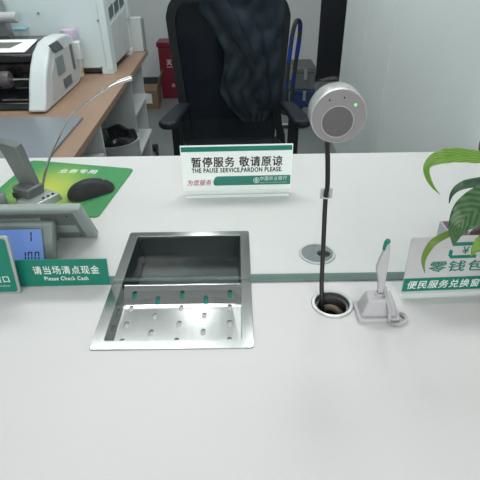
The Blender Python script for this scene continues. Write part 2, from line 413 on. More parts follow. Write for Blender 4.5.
# perforated plate, flat then rising to a lip under the glass
b = nb()
px0, px1 = ix0+.004, ix1-.001
prof = [(iy0, .7575), (-.046, .7575), (-.038, .7585), (-.012, .7705), (-.006, .7765), (-.002, .7775), (.001, .7765), (.001, .7745), (-.002, .7757), (-.0055, .7745), (-.012, .7685), (-.038, .7565), (-.046, .7555), (iy0, .7555)]
prism(b, prof, ((px0, 0, 0), (0, 1, 0), (0, 0, 1)), px1-px0)
pl = obj('perforated_plate', b, 'steel', tr)
cuts = []
rows = [(-.0205, (-.2015, -.111, -.0205), .769), (-.031, (-.1565, -.0660), .764)] + [(y, ((-.2045, -.111, -.0207) if i % 2 == 0 else (-.1573, -.0668)), .757) for i, y in enumerate((-.0478, -.0690, -.0902, -.1112, -.1322))]
for y, xs, z in rows:
    for x in xs:
        cb = nb(); prism(cb, rrect(.0082, .0165, .0040, 5, x-.0041, y-.0082), ((0, 0, z-.012), (1, 0, 0), (0, 1, 0)), .024); cuts.append(cb)
cut(pl, cuts)
# liner below the plate
b = nb(); box(b, ix0+.008, ix1-.002, iy0+.001, -.0395, .752, .7548); obj('liner', b, 'signwhite', tr)
# rear basin: curved deep trough
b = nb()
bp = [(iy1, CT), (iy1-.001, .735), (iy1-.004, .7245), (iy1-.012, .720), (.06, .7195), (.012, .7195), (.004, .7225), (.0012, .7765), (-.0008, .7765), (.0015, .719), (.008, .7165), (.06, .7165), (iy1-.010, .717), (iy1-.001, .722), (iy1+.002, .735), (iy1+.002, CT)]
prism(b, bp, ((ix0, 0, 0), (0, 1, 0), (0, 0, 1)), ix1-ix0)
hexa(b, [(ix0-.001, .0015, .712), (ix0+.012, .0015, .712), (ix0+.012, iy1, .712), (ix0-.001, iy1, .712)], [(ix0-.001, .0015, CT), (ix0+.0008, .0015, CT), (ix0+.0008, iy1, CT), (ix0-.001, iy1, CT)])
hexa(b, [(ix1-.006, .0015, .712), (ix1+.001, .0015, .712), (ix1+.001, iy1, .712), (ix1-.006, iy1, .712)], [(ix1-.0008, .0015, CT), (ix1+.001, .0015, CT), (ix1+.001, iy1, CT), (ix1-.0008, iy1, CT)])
obj('basin', b, 'steel_darkened', tr)
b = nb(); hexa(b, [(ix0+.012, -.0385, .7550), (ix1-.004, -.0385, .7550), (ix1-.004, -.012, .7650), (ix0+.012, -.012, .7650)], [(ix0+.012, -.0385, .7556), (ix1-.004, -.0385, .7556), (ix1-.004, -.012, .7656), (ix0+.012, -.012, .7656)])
tag(obj('insert', b, 'teal'), 'green card lying under the slotted plate of the steel cash tray', 'insert')  # thin green sheet that shows green through the slots near the glass

# ================================================================== cable openings and microphone
gf = thing('cable_grommet', 'open round cable grommet in the counter in front of the glass', 'cable grommet', (HX, HY, CT))
b = nb(); lathe(b, [(.0305, -.0004), (.0375, -.0004), (.0375, .0012), (.0362, .0024), (.0318, .0026), (.0305, .0015), (.0305, -.0004)], (HX, HY, CT+.0006), n=56); obj('rim', b, 'ringsilver', gf)
b = nb(); lathe(b, [(.0306, .001), (.0306, -.055), (0, -.055), ], (HX, HY, CT), n=48)
obj('sleeve', b, 'holeblack', gf, solid=.001)
b = nb(); lathe(b, [(.0262, -.009), (.0300, -.009), (.0300, -.006), (.0262, -.006), (.0262, -.009)], (HX, HY, CT), n=48); obj('inner_ring', b, 'silverd', gf)
tag(obj('cable', tube(nb(), [(HX-.018, HY+.016, .752), (HX-.004, HY+.010, .763), (HX+.010, HY+.002, .764), (HX+.022, HY-.008, .752)], .0060), 'cablebrown'), 'brown cable lying inside the open grommet, behind the beige cable', 'cable')
tag(obj('cable', tube(nb(), [(HX-.006, HY-.012, .748), (HX+.006, HY-.010, .758), (HX+.022, HY-.0125, .752)], .0024), 'cablebeige'), 'thin beige cable lying inside the open grommet', 'cable')
gr = thing('cable_grommet', 'capped round grey cable grommet in the counter behind the glass', 'cable grommet', (H2X, H2Y, CT))
b = nb(); lathe(b, [(.0325, -.0004), (.0375, -.0004), (.0375, .001), (.0362, .0022), (.0325, .0022), (.0325, -.0004)], (H2X, H2Y, CT+.0006), n=56); obj('rim', b, 'ringsilver', gr)
b = nb(); cyl(b, (H2X, H2Y, CT-.008), (H2X, H2Y, CT+.0012), .0322, n=48); cp = obj('cap', b, 'capgrey', gr)
cb = nb(); cyl(cb, (H2X+.0135, H2Y, CT-.006), (H2X+.0135, H2Y, CT+.02), .0135, n=32); cut(cp, [cb])
b = nb(); cyl(b, (H2X+.0135, H2Y, CT-.0065), (H2X+.0135, H2Y, CT-.0055), .0133, n=32); obj('cable_hole', b, 'holeblack', gr)

MX, MZ = .1470, 1.1113
mc = thing('intercom_microphone', 'round silver intercom speaker stuck on the glass with green light', 'intercom', (MX, 0, MZ-.042))
b = nb(); lathe(b, [(0, .0005), (.0405, .0005), (.0413, .003), (.0413, .0325), (.0405, .0352), (.0385, .0358), (.0385, .0345), (0, .0345)], (MX, 0, MZ), 'Y', 64)
obj('housing', b, 'puckside', mc)
b = nb(); lathe(b, [(0, .0345), (.0392, .0345), (.0392, .0360), (.0384, .0366), (0, .0366)], (MX, 0, MZ), 'Y', 64); lab(obj('face_plate', b, 'puck', mc), 'grey face plate')
b = nb(); lathe(b, [(.0225, .0364), (.0245, .0364), (.0240, .0374), (.0228, .0374), (.0225, .0364)], (MX-.0015, 0, MZ-.0075), 'Y', 48); obj('grille_ring', b, 'puckside', mc)
b = nb(); lathe(b, [(0, .0363), (.0226, .0363), (.0226, .0368), (.012, .0373), (0, .0375)], (MX-.0015, 0, MZ-.0075), 'Y', 48); obj('speaker_grille', b, 'grille', mc)
for dx, dz, nm, m_ in ((-.0158, .0245, 'microphone_hole', 'black'), (.0050, .0278, 'microphone_hole', 'black'), (.0222, .0172, 'indicator_light', 'led')):
    b = nb(); cyl(b, (MX+dx, -.0362, MZ+dz), (MX+dx, -.0371, MZ+dz), .0017 if m_ == 'led' else .0013, n=16); obj(nm, b, m_, mc)
b = nb(); tube(b, [(.1385, -.020, 1.075), (.1372, -.020, 1.062), (.1416, -.0125, 1.034), (.1462, -.0085, .988), (.1455, -.0085, .968), (.1452, -.012, .945), (.1454, -.031, .872), (.1442, -.050, .821), (.1447, -.063, .794), (.1460, -.066, .775), (.150, -.064, .756)], .0040, 12)
tag(obj('microphone_cable', b, 'rubber'), 'black cable hanging from the round intercom down into the open grommet', 'cable')
b = nb(); box(b, .1365, .1575, -.0025, -.0002, .9585, .9775)
cl = tag(obj('cable_clip', b, 'white', bevel=.0012), 'small pale square cable clip stuck on the glass below the intercom', 'cable clip')
o = obj('strap', tube(nb(), [(.1398, -.0022, .9655), (.1410, -.0125, .9655), (.1460, -.0148, .9655), (.1510, -.0125, .9655), (.1522, -.0022, .9655)], .0011, 8), 'signwhite', cl)

# ================================================================== signs
def sign_frame(x0, z0, y, yaw, lean=0):
    u = Vector((math.cos(yaw), math.sin(yaw), 0)); n = Vector((math.sin(yaw), -math.cos(yaw), 0))
    v = (Vector((0, 0, 1))*math.cos(lean)-n*math.sin(lean)).normalized()
    return (Vector((x0, y, z0)), u, v)
def shift(fr, d, x=0, y=0):
    o, u, v = fr; return (o+u*x+v*y+u.cross(v)*d, u, v)
def plate(fr, poly, t, m, parent, name, bevel=0): return obj(name, prism(nb(), poly, fr, t), m, parent, bevel=bevel)
# --- service paused sign
ps = thing('desk_sign', 'white and green notice in clear base saying service is paused, behind the glass', 'sign', (0, .38, CT))
W, H = .277, .1205
fr = sign_frame(-.1435, CT+.0097, .3680, math.radians(1.0), math.radians(1))
plate(fr, rrect(W, H, .001, 2), .0028, 'panelwhite', ps, 'panel')
f1 = shift(fr, .0028)
plate(f1, rrect(W-.004, .0125, .0005, 2, .002, H-.0155), .0003, 'teal', ps, 'header_stripe')
ax = .078
band = [(ax+.004, .013), (W-.003, .013), (W-.003, .0385), (ax+.012, .0385), (ax+.006, .0365), (ax+.002, .031), (ax, .024), (ax, .017)]
plate(f1, band, .0003, 'teal', ps, 'footer_band')
lettering('暂停服务 敬请原谅', f1, .026, .064, .2255, .0265, 'ink', ps, bold=.05)
lettering('THE PAUSE SERVICE,PARDON PLEASE.', f1, .0255, .0475, .2265, .0135, 'ink', ps, bold=.07)
lettering('为您服务', f1, .011, .0145, .062, .0155, 'magenta', ps, bold=.022, shear=.25)
f2 = shift(f1, .0003)
lettering('中国农业银行', f2, .197, .0245, .068, .0115, 'letter', ps)
lettering('AGRICULTURAL BANK OF CHINA', f2, .197, .0172, .068, .0035, 'palelet', ps)
def emblem(fr, cx, cy, r, parent, m='letter', d=.0004):
    b = nb(); o_, u, v = fr; n_ = u.cross(v)
    def ringp(r0, r1, a0, a1, k):
        poly = [(cx+r1*math.cos(a0+(a1-a0)*i/k), cy+r1*math.sin(a0+(a1-a0)*i/k)) for i in range(k+1)]
        poly += [(cx+r0*math.cos(a1-(a1-a0)*i/k), cy+r0*math.sin(a1-(a1-a0)*i/k)) for i in range(k+1)]
        prism(b, poly, fr, d)
    for q in range(4): ringp(r*.80, r, q*PI/2, (q+1)*PI/2, 8)
    prism(b, [(cx-r*.07, cy-r*.8), (cx+r*.07, cy-r*.8), (cx+r*.07, cy+r*.8), (cx-r*.07, cy+r*.8)], fr, d)
    for s in (-1, 1):   # ears of grain left and right of the stalk
        poly = [(cx+s*r*.16, cy-r*.62), (cx+s*r*.34, cy-r*.35), (cx+s*r*.42, cy+r*.1), (cx+s*r*.30, cy+r*.5), (cx+s*r*.16, cy+r*.62)]
        prism(b, poly, fr, d)
    return obj('emblem', b, m, parent, smooth=False)
emblem(f2, .1875, .0255, .0078, ps)
b = nb(); o_, u_, v_ = fr
box(b, -.1375, .1265, .344, .385, CT+.0004, CT+.0095, rz=math.radians(1.0)); obj('base', b, 'clear', ps, bevel=.001)
b = nb(); box(b, -.1375, .1265, .3432, .3438, CT+.001, CT+.0090, rz=math.radians(1.0), piv=(-.0055, .3645, CT)); obj('base_front', b, 'letter', ps)

# --- please check cash strip, stuck to the bottom of the glass
cs = thing('counter_sign', 'long green strip reminding customers to check cash, at foot of the glass', 'sign', (-.33, -.004, CT))
W, H = .178, .0592
fr = sign_frame(-.4245, CT+.0012, -.0046, math.radians(-.3))
plate(fr, [(0, 0), (.1760, .0028), (.1795, .0618), (0, .0615)], .0022, 'green', cs, 'panel')
f1 = shift(fr, .0022)
lettering('请当场清点现金', f1, .0390, .0290, .1230, .0190, 'letter', cs, bold=.004)
lettering('Please Check Cash', f1, .0560, .0145, .0820, .0088, 'letter', cs, bold=.01)

# --- small framed green sign at the left border
ls = thing('counter_sign', 'small green sign in silver frame at left, overlapping the green cash strip', 'sign', (-.47, -.02, CT))
fr = sign_frame(-.5600, CT+.0005, -.0225, 0)
pg = [(x+.010*y/.1265, y) for x, y in rrect(.150, .1265, .006, 5)]
plate(fr, pg, .004, 'silver', ls, 'frame', bevel=.0008)
pi_ = [(x*.93+.0055, y*.925+.0048) for x, y in pg]
f1 = shift(fr, .004); plate(f1, pi_, .0004, 'green', ls, 'panel')
f2 = shift(f1, .0004)
lettering('服务窗口', f2, .078, .0270, .0590, .0155, 'letter', ls, bold=.01)
lettering('Service Window', f2, .080, .0175, .055, .0042, 'palelet', ls)
b = nb(); poly = []
for i in range(13):
    a = math.radians(-70+140*i/12); poly.append((.080+.041*math.cos(a), .076+.036*math.sin(a)))
for i in range(13):
    a = math.radians(70-140*i/12); poly.append((.080+.031*math.cos(a)-.002, .078+.029*math.sin(a)))
for i in range(12):
    prism(b, [poly[i], poly[i+1], poly[24-i], poly[25-i]], f2, .0004)
obj('emblem', b, 'letter', ls, smooth=False)
b = nb(); box(b, -.560, -.412, -.0265, -.006, CT+.0003, CT+.0012); obj('base', b, 'clear', ls)

# --- small change sign at the right
rs = thing('counter_sign', 'white and green small change sign in clear holder, under the plant leaves', 'sign', (.40, -.04, CT))
YW = math.radians(2.2)
W, H = .222, .1165
fr = sign_frame(.2900, CT+.0082, -.0500, YW, math.radians(3))
pg = rrect(W, H, .004, 4)
plate(fr, pg, .003, 'signwhite', rs, 'panel', bevel=.0005)
f1 = shift(fr, .003)
plate(f1, [(.0005, .005), (W-.0005, .005), (W-.0005, .0335), (.0005, .0335)], .0003, 'green', rs, 'footer_band')
f2 = shift(f1, .0003)
lettering('便民服务兑换窗口', f2, .0085, .0110, .1500, .0170, 'letter', rs, bold=.012, shear=.12)
lettering('零钱包', f1, .0405, .0455, .0985, .0225, 'green', rs, bold=.026, shear=.10)
b = nb(); x0, y0 = .0710, .0725
prism(b, [(x0+.004, y0+.0255), (x0+.051, y0+.0255), (x0+.055, y0+.0325), (x0+.004, y0+.0325)], f1, .0003)
prism(b, [(x0+.051, y0+.0255), (x0+.049, y0+.0215), (x0+.049, y0+.012), (x0+.056, y0+.012), (x0+.0565, y0+.029), (x0+.055, y0+.0325)], f1, .0003)
prism(b, [(x0-.001, y0+.0065), (x0+.004, y0), (x0+.0490, y0), (x0+.0490, y0+.0065)], f1, .0003)
prism(b, [(x0-.001, y0+.0065), (x0+.0055, y0+.0065), (x0+.0055, y0+.0160), (x0-.001, y0+.0190)], f1, .0003)
obj('emblem', b, 'green', rs, smooth=False)
lettering('¥', f1, x0+.022, y0+.0090, .0115, .0145, 'green', rs, bold=.01)
b = nb()
box(b, .2880, .5145, -.0760, -.0100, CT+.0004, CT+.0080, rz=YW, piv=(.2880, -.04, CT))
obj('base', b, 'clear', rs, bevel=.001)

# ================================================================== counter pen
pn = thing('pen_stand', 'white counter pen stand with pedestal base beside the open grommet', 'pen stand', (.237, -.094, CT))
b = nb(); prism(b, rrect(.0720, .0500, .006, 5, .1990, -.1190), ((0, 0, CT), (1, 0, 0), (0, 1, 0)), .0085); obj('base', b, 'white', pn, bevel=.0015)
b = nb(); hexa(b, [(.2035, -.1130, CT+.008), (.2655, -.1130, CT+.008), (.2655, -.0760, CT+.008), (.2035, -.0760, CT+.008)], [(.2150, -.1075, CT+.041), (.2570, -.1075, CT+.041), (.2570, -.0800, CT+.041), (.2150, -.0800, CT+.041)]); obj('pedestal', b, 'white', pn, bevel=.003)
b = nb(); lathe(b, [(0, 0), (.0078, 0), (.0072, .005), (.0055, .006), (0, .006)], (.2355, -.0925, CT+.0405), n=24); obj('socket', b, 'white', pn)
pe = thing('pen', 'white pen with green clip standing upright in the white stand', 'pen', (.2355, -.0925, CT+.047))
b = nb(); PX, PY, PZ = .2355, -.0925, CT+.0463
prof = [(x-.045*z, z) for x, z in [(-.0045, 0), (.0045, 0), (.0062, .020), (.0066, .050), (.0064, .085), (.0058, .097), (.0030, .101), (-.001, .098), (-.0030, .088), (-.0085, .070), (-.0115, .055), (-.0110, .046), (-.0072, .034), (-.0060, .026)]]
prism(b, prof, ((PX, PY+.0048, PZ), (1, 0, 0), (0, 0, 1)), .0096); obj('barrel', b, 'white', pe, bevel=.003, seg=3)
b = nb(); lathe(b, [(0, 0), (.0052, 0), (.0052, .0016), (0, .0016)], (PX, PY, PZ+.0008), n=20); obj('collar', b, 'black', pe)
b = nb(); prism(b, [(-.0085, .088), (-.0045, .087), (-.0025, .099), (.0015, .1025), (.0010, .1065), (-.0035, .1075), (-.0070, .103)], ((PX-.001, PY+.0026, PZ), (1, 0, 0), (0, 0, 1)), .0068); lab(obj('clip', b, 'green', pe, bevel=.0012), 'green clip')
pts = [(PX+.0065, PY, PZ+.012), (PX+.0085, PY-.004, PZ-.001), (PX+.0125, PY-.0225, CT+.030), (PX+.0145, PY-.0295, CT+.009), (PX+.020, PY-.0335, CT+.0045), (PX+.032, PY-.0325, CT+.0042), (PX+.0445, PY-.0235, CT+.0042), (PX+.0445, PY-.0110, CT+.0042), (PX+.0385, PY-.0080, CT+.0042)]
P = smooth_pts(pts, 40)
b = nb(); tube(b, P, lambda t: .0030+.0007*math.sin(t*2*PI*46), 10, 1); obj('cord', b, 'white', pn)

# ================================================================== customer display behind the glass (left)
dv = thing('customer_display', 'grey two-sided display with blue screen showing 1 and 100', 'display', (-.45, .11, CT))
b = nb()
hexa(b, [(-.72, .055, CT), (-.3765, .055, CT), (-.3765, .085, CT), (-.72, .085, CT)], [(-.72, .088, .8660), (-.3700, .088, .8660), (-.3700, .108, .8610), (-.72, .108, .8610)])
obj('front_housing', b, 'device', dv, bevel=.006, seg=3)
a = math.atan2(.033, .086); fr = (Vector((-.72, .0545, CT)), Vector((1, 0, 0)), Vector((0, math.sin(a), math.cos(a))))
f0 = shift(fr, .0006)
plate(f0, rrect(.329, .0780, .002, 3, .0, .003), .0012, 'deviced', dv, 'screen_bezel')
f1 = shift(f0, .0010); plate(f1, rrect(.327, .0750, .001, 3, .0, .0045), .0008, 'lcd', dv, 'screen')
f2 = shift(f1, .0008)
def seg7(ch, x, y, w, h, b):
    t = .13*h; on = {'0': 'abcdef', '1': 'bc'}[ch]
    R = {'a': (0, h-t, w, t), 'd': (0, 0, w, t), 'f': (0, h/2, t, h/2), 'b': (w-t, h/2, t, h/2), 'e': (0, 0, t, h/2), 'c': (w-t, 0, t, h/2)}
    for k in on:
        rx, ry, rw, rh = R[k]; g = .08*h
        if k in 'ad': rx += g*.8; rw -= g*1.6
        else: ry += g*.5; rh -= g
        sk = .08
        prism(b, [(x+rx+sk*ry, y+ry), (x+rx+rw+sk*ry, y+ry), (x+rx+rw+sk*(ry+rh), y+ry+rh), (x+rx+sk*(ry+rh), y+ry+rh)], f2, .0003)
b = nb(); seg7('1', .298, .0545, .0085, .0205, b); obj('lettering', b, 'segment', dv, smooth=False)
b = nb()
for ch, xx in (('1', .281), ('0', .2940), ('0', .3080)): seg7(ch, xx, .0150, .0095, .0190, b)
obj('lettering', b, 'segment', dv, smooth=False)
# staff-side half, leaning out over the front half: its back faces the customer
b = nb()
hexa(b, [(-.72, .158, .7815), (-.3135, .158, .7815), (-.3135, .178, .7875), (-.72, .178, .7875)], [(-.72, .099, .8880), (-.3160, .099, .8880), (-.3160, .117, .8945), (-.72, .117, .8945)])
obj('rear_housing', b, 'devicel', dv, bevel=.005, seg=3)
sl = Vector((0, -.059, .1065)).normalized(); fr = (Vector((-.72, .158, .7815)), Vector((1, 0, 0)), sl); f0 = shift(fr, .0002)
plate(f0, [(.02, .010), (.386, .010), (.386, .108), (.02, .108)], .0010, 'deviced', dv, 'rear_panel')
f1 = shift(f0, .001)
plate(f1, [(.02, .032), (.378, .034), (.378, .062), (.02, .062)], .0012, 'devicel', dv, 'rear_plate')
for x, y in ((.376, .018), (.371, .098)): plate(f1, [(x+.0022*math.cos(i*PI/5), y+.0022*math.sin(i*PI/5)) for i in range(10)], .0006, 'black', dv, 'screw')
b = nb(); hexa(b, [(-.72, .080, CT), (-.40, .080, CT), (-.40, .165, CT), (-.72, .165, CT)], [(-.72, .105, .865), (-.40, .105, .865), (-.40, .125, .865), (-.72, .125, .865)]); obj('stand', b, 'deviced', dv, bevel=.003)

# ================================================================== mouse mat, mouse, desk intercom
mm = thing('mouse_mat', 'green and yellow printed mouse mat on the counter behind the glass', 'mouse mat', (-.47, .42, CT))
b = nb()
q = [Vector((-.6209, .596)), Vector((-.650, .300)), Vector((-.336, .2503)), Vector((-.3013, .5235))]
poly = []
for i in range(4):
    p, pr, nx = q[i], q[i-1], q[(i+1) % 4]; a = (pr-p).normalized()*.014; c_ = (nx-p).normalized()*.014
    for t in (0, .25, .5, .75, 1): poly.append(tuple((p+a)*(1-t)**2+2*p*t*(1-t)+(p+c_)*t*t))
prism(b, poly, ((0, 0, CT), (1, 0, 0), (0, 1, 0)), .0028); obj('pad', b, 'mousemat', mm)
fr = (Vector((-.512, .503, CT+.0028)), Vector((.995, -.10, 0)), Vector((.10, .995, 0)))
lettering('业务专用', fr, 0, 0, .108, .026, 'letter', mm, bold=.02)
ms = thing('mouse', 'black computer mouse lying on the green mouse mat', 'mouse', (-.385, .392, CT+.003))
b = nb(); bmesh.ops.create_uvsphere(b, u_segments=28, v_segments=16, radius=1)
for v in b.verts:
    x, y, z = v.co
    z2 = max(z, -.15)
    w = .038*(1-.10*math.cos(x*2.4))*(1-.12*(abs(x) < .5))
    h = .040*(1-.16*x)
    v.co = (x*.062, y*w, (z2+.15)*h/1.15*(1-.15*x*x))
bmesh.ops.transform(b, matrix=Matrix.Translation((-.383, .374, CT+.003)) @ Matrix.Rotation(math.radians(36), 4, 'Z'), verts=b.verts[:]); obj('body', b, 'black', ms)
b = nb(); cyl(b, (-.3506, .3928, CT+.0288), (-.3554, .3992, CT+.0288), .0045, n=16); obj('scroll_wheel', b, 'midgrey', ms)

di = thing('desk_microphone', 'silver desk microphone console with upright slab and long gooseneck', 'microphone', (-.52, .345, CT+.003))
b = nb(); hexa(b, [(-.5500, .3000, CT+.003), (-.4920, .2700, CT+.003), (-.4480, .3450, CT+.003), (-.5060, .3780, CT+.003)], [(-.5440, .3060, CT+.022), (-.4935, .2800, CT+.020), (-.4540, .3450, CT+.020), (-.5050, .3720, CT+.022)]); obj('base', b, 'silver', di, bevel=.002)
b = nb(); box(b, -.556, -.500, .318, .368, CT+.003, CT+.045, rz=math.radians(-28)); obj('hinge_block', b, 'silverd', di, bevel=.004)
b = nb(); box(b, -.5470, -.5310, .3140, .3160, CT+.020, CT+.034, rz=math.radians(-28), piv=(-.537, .345, CT)); obj('button', b, 'black', di)
b = nb(); hexa(b, [(-.5500, .3560, CT+.026), (-.5020, .3390, CT+.026), (-.4950, .3520, CT+.026), (-.5440, .3690, CT+.026)], [(-.5860, .3680, .9260), (-.5340, .3480, .9200), (-.5230, .3660, .9260), (-.5760, .3860, .9320)]); obj('upright_slab', b, 'silverd', di, bevel=.002)
b = nb(); cyl(b, (-.580, .325, CT+.018), (-.625, .300, CT+.018), .016, n=20); obj('side_knob', b, 'device', di, bevel=.002)
for x, y in ((-.468, .338), (-.476, .327), (-.484, .316)):
    b = nb(); cyl(b, (x, y, CT+.0195), (x, y, CT+.0225), .0032, n=12); obj('button', b, 'black', di)
b = nb(); gp = [(-.5025, .350, CT+.018), (-.5010, .358, .800), (-.4948, .372, .829), (-.4714, .384, .880), (-.4384, .396, .9325), (-.4028, .408, .978), (-.3562, .420, 1.010), (-.3059, .432, 1.0392)]
tube(b, gp, .0030, 10); obj('gooseneck', b, 'chrome', di)
b = nb(); tube(b, [(-.3080, .4315, 1.038), (-.285, .437, 1.0465), (-.2534, .444, 1.0541)], lambda t: .0042+.0022*t, 12); obj('microphone_head', b, 'chrome', di)

# ================================================================== brown return desk and what stands on it
DZ = .74
dk = thing('office_desk', 'brown wood topped staff desk with white shelving beneath, left behind counter', 'desk', (-1.0, 1.5, 0))
b = nb(); prism(b, [(-2.05, .625), (-.538, .625), (-.577, 2.47), (-2.05, 2.47)], ((0, 0, DZ-.028), (1, 0, 0), (0, 1, 0)), .028); obj('desktop', b, 'wood', dk, bevel=.0015)
b = nb(); box(b, -2.05, -.64, 2.42, 2.44, 0, DZ-.028); obj('back_panel', b, 'palegrey', dk)
b = nb(); box(b, -.96, -.585, 1.885, 1.903, 0.0, DZ-.0285); obj('side_panel', b, 'palegrey', dk)
b = nb(); box(b, -.96, -.612, 2.36, 2.378, 0.0, DZ-.0285); obj('side_panel', b, 'palegrey', dk)
for z in (.475, .235, .03):
    b = nb(); box(b, -.96, -.592, 1.903, 2.36, z, z+.016); obj('shelf', b, 'wall', dk)
b = nb(); box(b, -.975, -.96, 1.885, 2.378, 0, DZ-.0285); obj('shelf_back', b, 'wall', dk)
for y in (1.10, .80):
    b = nb(); box(b, -.95, -.552, y-.008, y+.008, 0, DZ-.0285); obj('side_panel', b, 'palegrey', dk)
for z in (.585, .32):
    b = nb(); box(b, -.95, -.554, .808, 1.092, z, z+.014); obj('shelf', b, 'palegrey', dk)

b = nb(); prism(b, rrect(.46, .44, .008, 4, -1.075, .665), ((0, 0, DZ), (1, 0, 0), (0, 1, 0)), .010)
tag(obj('desk_pad', b, 'padgrey', bevel=.002), 'flat grey slab lying on the brown desk in front of the banknote counter', 'desk pad')

# banknote counting machine
bk = thing('banknote_counter', 'white and black banknote counting machine with paper on top', 'banknote counter', (-1.0, 1.45, DZ))
cap = [(1.165, .752), (1.185, .7425), (1.66, .7405), (1.735, .785), (1.742, .83), (1.722, .90), (1.672, .957), (1.60, .976), (1.50, .980), (1.42, .972), (1.345, .945), (1.285, .900), (1.235, .846), (1.198, .79)]
b = nb(); prism(b, cap, ((-.856, 0, 0), (0, 1, 0), (0, 0, 1)), .071); obj('end_cap', b, 'offwhite', bk, bevel=.010, seg=3)
fr = (Vector((-.785, 0, 0)), Vector((0, 1, 0)), Vector((0, 0, 1)))
plate(fr, [(1.27, .765), (1.64, .762), (1.70, .80), (1.70, .88), (1.64, .93), (1.40, .930), (1.31, .86)], .0035, 'white', bk, 'side_cover', bevel=.003)
fs = shift(fr, .0035)
plate(fs, rrect(.098, .072, .004, 3, 1.385, .838), .0025, 'panelgrey', bk, 'display')
plate(fs, rrect(.034, .115, .012, 4, 1.595, .815), .002, 'vent', bk, 'slot')
plate(fs, rrect(.110, .040, .004, 3, 1.43, .772), .0025, 'vent', bk, 'label_panel')
plate(fr, [(1.350, .970), (1.405, .931), (1.522, .927), (1.456, .972)], .0055, 'vent', bk, 'keypad', bevel=.001)
b = nb(); box(b, -.786, -.755, 1.66, 1.70, .845, .93); obj('handle', b, 'offwhite', bk, bevel=.006)
body = [(1.215, .745), (1.66, .745), (1.735, .79), (1.735, .86), (1.70, .935), (1.62, .966), (1.45, .966), (1.375, .945), (1.345, .935), (1.345, .905), (1.375, .895), (1.375, .79), (1.225, .770)]
b = nb(); prism(b, body, ((-1.50, 0, 0), (0, 1, 0), (0, 0, 1)), .644); obj('body', b, 'blackgloss', bk, bevel=.004)
b = nb(); cyl(b, (-1.5, 1.322, .842), (-.857, 1.322, .842), .006, n=16); obj('shaft', b, 'chrome', bk)
for x in (-.985, -1.10, -1.25):
    b = nb(); lathe(b, [(.006, -.022), (.030, -.022), (.034, -.016), (.034, .016), (.030, .022), (.006, .022), (.006, -.022)], (0, 0, 0), 'Y', 28)
    bmesh.ops.transform(b, matrix=Matrix.Translation((x, 1.322, .842)) @ Matrix.Rotation(PI/2, 4, 'Z'), verts=b.verts[:]); obj('roller', b, 'roller', bk)
b = nb(); box(b, -.98, -.857, 1.235, 1.243, .778, .784); obj('guide_bar', b, 'chrome', bk)
b = nb(); 
pv = [(-1.10, 1.17), (-.885, 1.16), (-.815, 1.40), (-.855, 1.49), (-1.05, 1.45)]
bm2 = nb(); T_ = .0012
for (a, c) in (((-1.13, 1.352, .9395), (-.872, 1.352, .9395)),):
    st = [((-1.13, 1.362, .9428), (-.893, 1.362, .9428)), ((-1.13, 1.376, .9472), (-.889, 1.376, .9472)), ((-1.13, 1.450, .9685), (-.872, 1.450, .9685)), ((-1.10, 1.505, .9685), (-.885, 1.505, .9685))]
    for p, q in zip(st, st[1:]):
        up_ = Vector((0, 0, T_))
        hexa(bm2, [p[0], p[1], q[1], q[0]], [Vector(v)+up_ for v in (p[0], p[1], q[1], q[0])])
bmesh.ops.remove_doubles(bm2, verts=bm2.verts[:], dist=.0002)
pp = tag(obj('printed_sheet', bm2, 'paper'), 'white printed sheet lying on top of the banknote counting machine', 'paper')
b = nb(); hexa(b, [(-1.10, 1.395, .9539), (-.965, 1.395, .9539), (-.925, 1.445, .9683), (-1.10, 1.445, .9683)], [(-1.10, 1.395, .9545), (-.965, 1.395, .9545), (-.925, 1.445, .9689), (-1.10, 1.445, .9689)]); obj('printed_picture', b, 'printd', pp)

# white equipment cabinet
cab = thing('equipment_cabinet', 'tall white machine cabinet standing on the brown desk', 'cabinet', (-.95, 2.1, DZ))
CX0, CX1, CY0, CY1 = -1.42, -.658, 1.83, 2.395
b = nb(); box(b, CX0, CX1, CY0, CY1, DZ+.030, 1.62); obj('body', b, 'cabwhite', cab, bevel=.006)
b = nb(); hexa(b, [(CX1-.03, CY0-.004, DZ+.02), (CX1+.008, CY0-.004, DZ+.02), (CX1+.008, CY0+.075, DZ+.02), (CX1-.03, CY0+.075, DZ+.02)], [(CX1-.03, CY0-.004, 1.62), (CX1+.008, CY0-.004, 1.62), (CX1+.008, CY0+.075, 1.62), (CX1-.03, CY0+.075, 1.62)]); obj('corner_post', b, 'cabwhite', cab, bevel=.004)
b = nb(); box(b, CX1, CX1+.010, CY1-.055, CY1+.004, DZ+.20, 1.62); obj('corner_post', b, 'cabwhite', cab, bevel=.003)
for i in range(3):
    y0 = CY0+.085+i*.140
    b = nb(); prism(b, [(y0, DZ+.035), (y0+.120, DZ+.035), (y0+.120, .985+i*.012), (y0, .965+i*.012)], ((CX1, 0, 0), (0, 1, 0), (0, 0, 1)), .004); obj('side_panel', b, 'palegrey', cab, bevel=.002)
for i in range(3):
    y0 = CY0+.090+i*.140
    b = nb(); prism(b, [(y0, .985+i*.012), (y0+.105, 1.000+i*.012), (y0+.105, 1.055+i*.012), (y0, 1.04+i*.012)], ((CX1, 0, 0), (0, 1, 0), (0, 0, 1)), .003); obj('vent', b, 'vent', cab)
b = nb(); box(b, CX0+.02, CX1-.02, CY0+.02, CY1-.02, DZ+.008, DZ+.031); obj('plinth', b, 'base', cab)
for x, y in ((CX1-.055, CY0-.002), (CX1-.055, CY1-.10), (CX0+.02, CY0-.002), (CX0+.02, CY1-.10)):
    b = nb(); box(b, x, x+.062, y, y+.08, DZ, DZ+.033); obj('foot', b, 'cabwhite', cab, bevel=.003)
for x, z in ((-.713, .774), (-.671, .998), (-.98, 1.035)):
    b = nb(); cyl(b, (x-(.02 if z == .998 else 0), CY0, z), (x-(.02 if z == .998 else 0), CY0-.004, z), .006, n=12); obj('screw', b, 'midgrey', cab)
